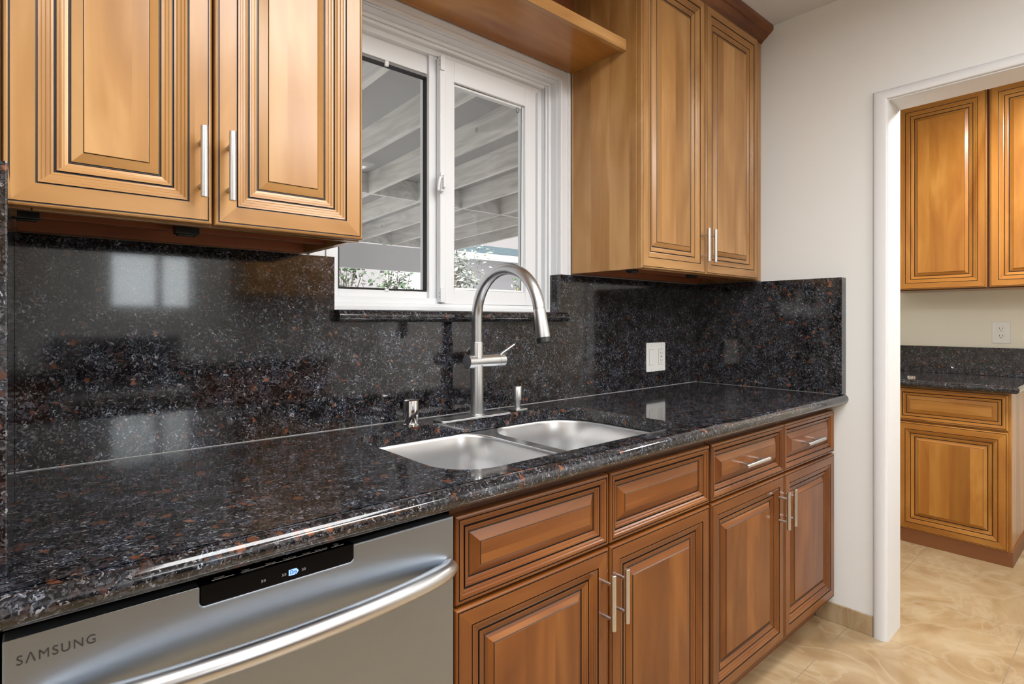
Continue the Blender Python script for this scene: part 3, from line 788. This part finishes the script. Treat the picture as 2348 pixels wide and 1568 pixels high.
# ================================================================== OUTLETS
def outlet_main():
    t = thing('wall_outlet', 'white two-gang switch and outlet plate on the granite backsplash', 'outlet', (-.373, -.0285, .983))
    x0, x1, z0, z1, y = -.4415, -.3045, .983, 1.1075, SP
    m_ = MB(); m_.extrude(rrect(x0, x1, z0, z1, .004, 4), y-.0055, y-.0004, 'y', M['plate']); m_.build('cover_plate', t, .0015)
    xs = -.4075; m_ = MB(); m_.box(xs-.0165, xs+.0165, y-.0072, y-.0056, 1.012, 1.078, M['plate']); m_.box(xs-.0174, xs+.0174, y-.0059, y-.0050, 1.011, 1.079, M['plate_slot']); m_.build('rocker_switch', t, .001)
    xo = -.3385; m_ = MB(); m_.box(xo-.0165, xo+.0165, y-.0078, y-.0056, 1.012, 1.078, M['plate']); m_.box(xo-.0174, xo+.0174, y-.0059, y-.0050, 1.011, 1.079, M['plate_slot']); r_ = m_.build('receptacle', t, .001)
    m_ = MB()
    for zz in (1.061, 1.029):
        for dx in (-.0062, .0062): m_.box(xo+dx-.0008, xo+dx+.0008, y-.0082, y-.0077, zz-.003, zz+.005, M['plate_slot'])
        m_.box(xo-.002, xo+.002, y-.0082, y-.0077, zz-.012, zz-.008, M['plate_slot'])
    m_.box(xo-.006, xo+.006, y-.0082, y-.0078, 1.0435, 1.0465, M['plate_slot'])
    for dx in (-.0185, .0185, -.053, .053): pass
    m_.build('slots', r_)
    m_ = MB()
    for xx in (xs, xo):
        for zz in (.9935, 1.0965):
            m_ = MB(); m_.tube([(xx, y-.0056, zz), (xx, y-.0064, zz)], .003, M['plate'], 10); m_.box(xx-.0022, xx+.0022, y-.0067, y-.0063, zz-.0004, zz+.0004, M['plate_slot']); m_.build('screw', t)
outlet_main()
t = thing('wall_outlet', 'white single outlet plate on the cream wall above the pantry counter', 'outlet', (1.777, -.877, 1.073))
m_ = MB(); m_.extrude([(p[0], p[1]) for p in rrect(-.917, -.837, 1.073, 1.195, .004, 4)], 1.7735, 1.7795, 'x', M['plate']); m_.build('cover_plate', t, .0015)
m_ = MB()
for zz in (1.155, 1.113): m_.extrude(rrect(-.894, -.860, zz-.016, zz+.016, .008, 4), 1.7715, 1.7734, 'x', M['plate'])
r_ = m_.build('receptacle', t, .0008)
m_ = MB()
for zz in (1.155, 1.113):
    for dy in (-.007, .007): m_.box(1.7708, 1.7714, -.877+dy-.0012, -.877+dy+.0012, zz-.002, zz+.008, M['plate_slot'])
    m_.box(1.7708, 1.7714, -.879, -.875, zz-.011, zz-.006, M['plate_slot'])
    m_.build('slots', r_); m_ = MB()

# ================================================================== PANTRY BEYOND THE DOORWAY
NX = (-1, 0, 0)
def far_front(name, y_hi, y_lo, z0, z1, x, prof, par, horiz=False):
    return front(name, (x, y_hi, z0), (0, -1, 0), NX, y_hi-y_lo, z1-z0, prof, 'fa', par, horiz)
for (ya, yb2, lab, pull) in ((-.996, -.520, 'golden maple base cabinet at the end of the pantry counter seen through the doorway', True), (-.518, .0, 'golden maple base cabinet further inside the pantry behind the door jamb', False)):
    t = thing('base_cabinet', lab, 'cabinet', (1.45, (ya+yb2)/2, 0))
    c = MB(); c.box(1.191, 1.776, ya+.001, yb2, .0735, .8465, M['fa_z']); c.build('carcass', t)
    c = MB(); c.box(1.178, 1.776, ya-.006 if pull else ya, yb2, .0008, .073, M['toe']); c.build('toe_kick', t)
    lo_ = ya+.012
    far_front('drawer_front', yb2-.004, lo_, .663, .837, 1.171, DRAW, t, True)
    d = far_front('door', yb2-.004, lo_, .074, .653, 1.171, DOOR, t)
    if pull: bar_pull((1.171, -.5395, .5415), (0, 0, 1), NX, .130, d)
mb = MB()
mb.box(1.150, 1.7785, -1.012, .10, .849, .884, GR)
pr = [(1.150+.0175*math.cos(PI/2+PI*i/12)*1.0, .8665+.0175*math.sin(PI/2+PI*i/12)) for i in range(13)]
mb.extrude(pr, -1.012, .10, 'y', GR, True)
pr = [(-1.012+.0175*math.cos(PI/2+PI*i/12), .8665+.0175*math.sin(PI/2+PI*i/12)) for i in range(13)]
mb.extrude(pr, 1.150, 1.7785, 'x', GR, True)
tag(mb.build('pantry_counter'), 'dark granite counter with rounded corner in the pantry beyond the doorway', 'worktop')
mb = MB(); mb.box(1.758, 1.779, -1.03, .10, .8845, 1.046, GR); tag(mb.build('pantry_backsplash', None, .001), 'low granite backsplash strip on the cream pantry wall', 'backsplash')
t = thing('wall_cabinet', 'golden maple wall cabinet in the pantry seen through the doorway', 'cabinet', (1.62, -.66, 1.38))
c = MB(); c.box(1.472, 1.778, -1.275, -.40, 1.378, 2.46, M['fa_z']); c.build('carcass', t)
c = MB(); c.box(1.4712, 1.4718, -1.275, -.40, 1.376, 2.46, M['shadow_wood']); c.build('face_frame', t)
far_front('door', -.458, -.862, 1.382, 2.452, 1.450, DOOR, t); far_front('door', -.873, -1.270, 1.382, 2.452, 1.450, DOOR, t)
# drain flange on the pantry counter
mb = MB(); mb.lathe((1.30, -.560, .8845), [(.020, 0), (.020, .004), (.014, .010), (.0, .011)], M['chrome'], 24)
tag(mb.build('counter_cap'), 'small round chrome cap on the pantry counter beside the door jamb', 'cap')

# ================================================================== OUTSIDE THE WINDOW
mb = MB(); mb.box(-8, 9, .16, 20, -.25, -.15, M['concrete']); struct(mb, 'ground')
mb = MB(); mb.box(-8, -4.4, 0, .16, -.2, 2.9, M['ext']); mb.box(-4.4, 0, 0, WT, CEIL_Z+.0605, 2.9, M['ext']); mb.box(0, 2.0, 0, .40, CEIL_Z+.0605, 2.9, M['ext']); struct(mb, 'wall_outside')
pc = thing('patio_cover', 'white painted lumber patio cover with rafters outside the window', 'patio cover', (-1.2, 3.5, 2.2))
x0r, z0r, slr, wr = -.293, 2.694, .0341, .61
y0r, y1r = .17, 6.93
LM = M['lumber']
def zb_(y): return z0r-slr*y
mb = MB()
xa, xb = x0r-5*wr, x0r+6*wr+.05
vs = []
for y in (y0r, y1r+.3):
    for dz in (.215, .24): vs += [(xa, y, zb_(y)+dz), (xb, y, zb_(y)+dz)]
mb.add(vs, [(0, 1, 5, 4), (2, 3, 7, 6), (0, 2, 6, 4), (1, 3, 7, 5), (0, 1, 3, 2), (4, 5, 7, 6)], M['decking']); mb.build('roof_decking', pc)
for k in range(-5, 7):
    x = x0r+wr*k; mb = MB(); vs = []
    for y in (y0r, y1r):
        vs += [(x, y, zb_(y)), (x+.045, y, zb_(y)), (x+.045, y, zb_(y)+.2145), (x, y, zb_(y)+.2145)]
    mb.add(vs, [(0, 1, 2, 3), (4, 5, 6, 7), (0, 1, 5, 4), (1, 2, 6, 5), (2, 3, 7, 6), (3, 0, 4, 7)], LM)
    mb.build('rafter', pc)
for k in range(-5, 6):
    x = x0r+wr*k+.046
    mb = MB(); mb.box(x, x+wr-.047, 4.04, 4.085, zb_(4.04)+.002, zb_(4.04)+.21, LM); mb.build('blocking', pc)
    mb = MB(); mb.box(x, x+wr-.047, 6.86, 6.90, zb_(6.9)+.002, zb_(6.9)+.20, LM); mb.build('blocking', pc)
mb = MB(); mb.box(xa, xb+.05, 6.93, 7.02, 2.04, 2.452, M['stucco']); mb.build('beam', pc)
for x in (-3.3, 3.30): mb = MB(); mb.box(x, x+.09, 6.93, 7.02, -.15, 2.04, LM); mb.build('post', pc)

nh = thing('neighbour_house', 'pale neighbouring house with blue-grey shingle roof beyond the garden', 'house', (14, 15, -.15))
mb = MB(); mb.box(9.1, 20, 14.6, 20, -.15, 3.40, M['stucco']); mb.build('wall', nh)
mb = MB(); vs = [(8.5, 14.0, 3.54), (21, 14.0, 3.54), (21, 17.5, 4.42), (9.6, 17.5, 4.42), (8.5, 14.0, 3.48), (21, 14.0, 3.48), (21, 17.5, 4.32), (9.6, 17.5, 4.32)]
mb.add(vs, [(0, 1, 2, 3), (4, 5, 6, 7), (0, 1, 5, 4), (1, 2, 6, 5), (2, 3, 7, 6), (3, 0, 4, 7)], M['shingle']); mb.build('roof', nh)
mb = MB(); mb.box(8.45, 21, 13.93, 13.995, 3.32, 3.545, M['vinyl']); mb.build('fascia', nh)

def shrub(label, loc, h, rad, n, seed, mats, trunk=True, lz=.35):
    rnd = random.Random(seed); t = thing('tree', label, 'tree', loc, None)
    mb = MB(); cx_, cy_, cz_ = loc
    tips = []
    for i in range(9):
        a = rnd.uniform(0, 2*PI); r_ = rad*rnd.uniform(.3, .9)
        p0 = Vector((cx_, cy_, cz_)); p3 = Vector((cx_+r_*math.cos(a), cy_+r_*math.sin(a)*.6, cz_+h*rnd.uniform(.7, 1.0)))
        p1 = p0+Vector((0, 0, h*.35)); p2 = (p1+p3)/2+Vector((rnd.uniform(-.1, .1), rnd.uniform(-.1, .1), .1))
        mb.tube([p0, p1, p2, p3], [.035, .024, .014, .005], M['bark'], 7); tips += [p1, p2, p3]
    mb.build('branches', t)
    mb = MB(); vs = []; fs = []; mm = []
    for i in range(n):
        c_ = rnd.choice(tips)+Vector((rnd.gauss(0, rad*.22), rnd.gauss(0, rad*.18), rnd.gauss(0, h*.12)))
        if c_.z < cz_+h*lz: continue
        s_ = rnd.uniform(.035, .085); d1 = Vector((rnd.gauss(0, 1), rnd.gauss(0, 1), rnd.gauss(0, 1))).normalized(); d2 = d1.orthogonal().normalized()*.45
        mb.add([c_-d1*s_, c_-d2*s_, c_+d1*s_, c_+d2*s_], [(0, 1, 2, 3)], mats[rnd.random() < .45])
    mb.build('foliage', t)
LV = [M['leaf2'], M['leaf']]
shrub('leafy shrub outside behind the lower left window pane', (1.75, 7.9, -.15), 2.60, .50, 700, 3, LV)
shrub('leafy shrub outside beside the window mullion', (3.85, 10.0, -.15), 3.0, .6, 1100, 5, LV)
shrub('pale leafed tree outside behind the faucet arch', (4.6, 8.2, -.15), 3.2, .75, 1800, 8, [M['leaf2'], M['leaf2']])
shrub('leafy shrub outside at the right edge of the window', (6.25, 8.0, -.15), 2.35, .4, 500, 12, LV)

# ================================================================== BEHIND THE PHOTOGRAPHER (seen mirrored in the granite)
rg = thing('range_cooker', 'white and steel range cooker opposite the sink, mirrored in the granite', 'cooker', (-1.95, BY+.33, 0))
RX0, RX1, RY = -2.33, -1.57, BY+.64
mb = MB(); mb.box(RX0, RX1, BY+.02, RY-.02, .0008, .905, M['black_plastic']); mb.build('body', rg)
mb = MB(); mb.box(RX0, RX1, RY-.02, RY, .20, .80, M['steel_dw']); od = mb.build('oven_door', rg, .003)
mb = MB(); mb.box(RX0+.12, RX1-.12, RY, RY+.003, .32, .66, M['black_gloss']); mb.build('oven_window', od)
mb = MB(); mb.tube([(RX0+.05, RY+.05, .745), (RX1-.05, RY+.05, .745)], .012, M['steel'], 16); mb.build('handle', od)
mb = MB(); mb.box(RX0, RX1, BY+.02, BY+.08, .905, 1.09, M['steel_dw']); bk = mb.build('backguard', rg, .003)
mb = MB(); mb.box(RX0+.2, RX1-.2, BY+.08, BY+.083, .96, 1.06, M['black_gloss']); mb.build('control_display', bk)
mb = MB(); mb.box(RX0, RX1, BY+.08, RY, .905, .915, M['black_gloss']); mb.build('cooktop', rg)
def back_cab(x0, x1, label):
    t = thing('base_cabinet', label, 'cabinet', ((x0+x1)/2, BY+.3, 0))
    c = MB(); c.box(x0, x1, BY+.003, BY+.60, .10, .872, M['lo_z']); c.build('carcass', t)
    c = MB(); c.box(x0, x1, BY+.003, BY+.54, .0008, .10, M['toe']); c.build('toe_kick', t)
    m_ = (x0+x1)/2
    for a, b_ in ((x0+.004, m_-.002), (m_+.002, x1-.004)):
        front('drawer_front', (b_, BY+.621, .69), (-1, 0, 0), (0, 1, 0), b_-a, .16, DRAW, 'lo', t, True)
        front('door', (b_, BY+.621, .116), (-1, 0, 0), (0, 1, 0), b_-a, .565, DOOR, 'lo', t)
back_cab(-3.25, -2.335, 'maple base cabinet opposite the sink, left of the range'); back_cab(-1.565, -.66, 'maple base cabinet opposite the sink, right of the range')
for x0, x1, lb in ((-3.26, -2.332, 'left'), (-1.568, -.65, 'right')):
    mb = MB(); mb.box(x0, x1, BY+.003, BY+.645, .8725, .912, GR); tag(mb.build('worktop', None, .008), 'short granite worktop opposite the sink on the %s of the range' % lb, 'worktop')
for x0, x1, lb in ((-3.26, -2.50, 'left'), (-1.20, -.40, 'right')):
    t = thing('wall_cabinet', 'maple wall cabinet opposite the sink on the %s of the back window' % lb, 'cabinet', ((x0+x1)/2, BY+.16, 1.40))
    c = MB(); c.box(x0, x1, BY+.003, BY+.31, 1.40, 2.44, M['up_z']); c.build('carcass', t)
    m_ = (x0+x1)/2
    for a, b_ in ((x0+.004, m_-.002), (m_+.002, x1-.004)): front('door', (b_, BY+.331, 1.40), (-1, 0, 0), (0, 1, 0), b_-a, 1.02, DOOR, 'up', t)

cleanup()
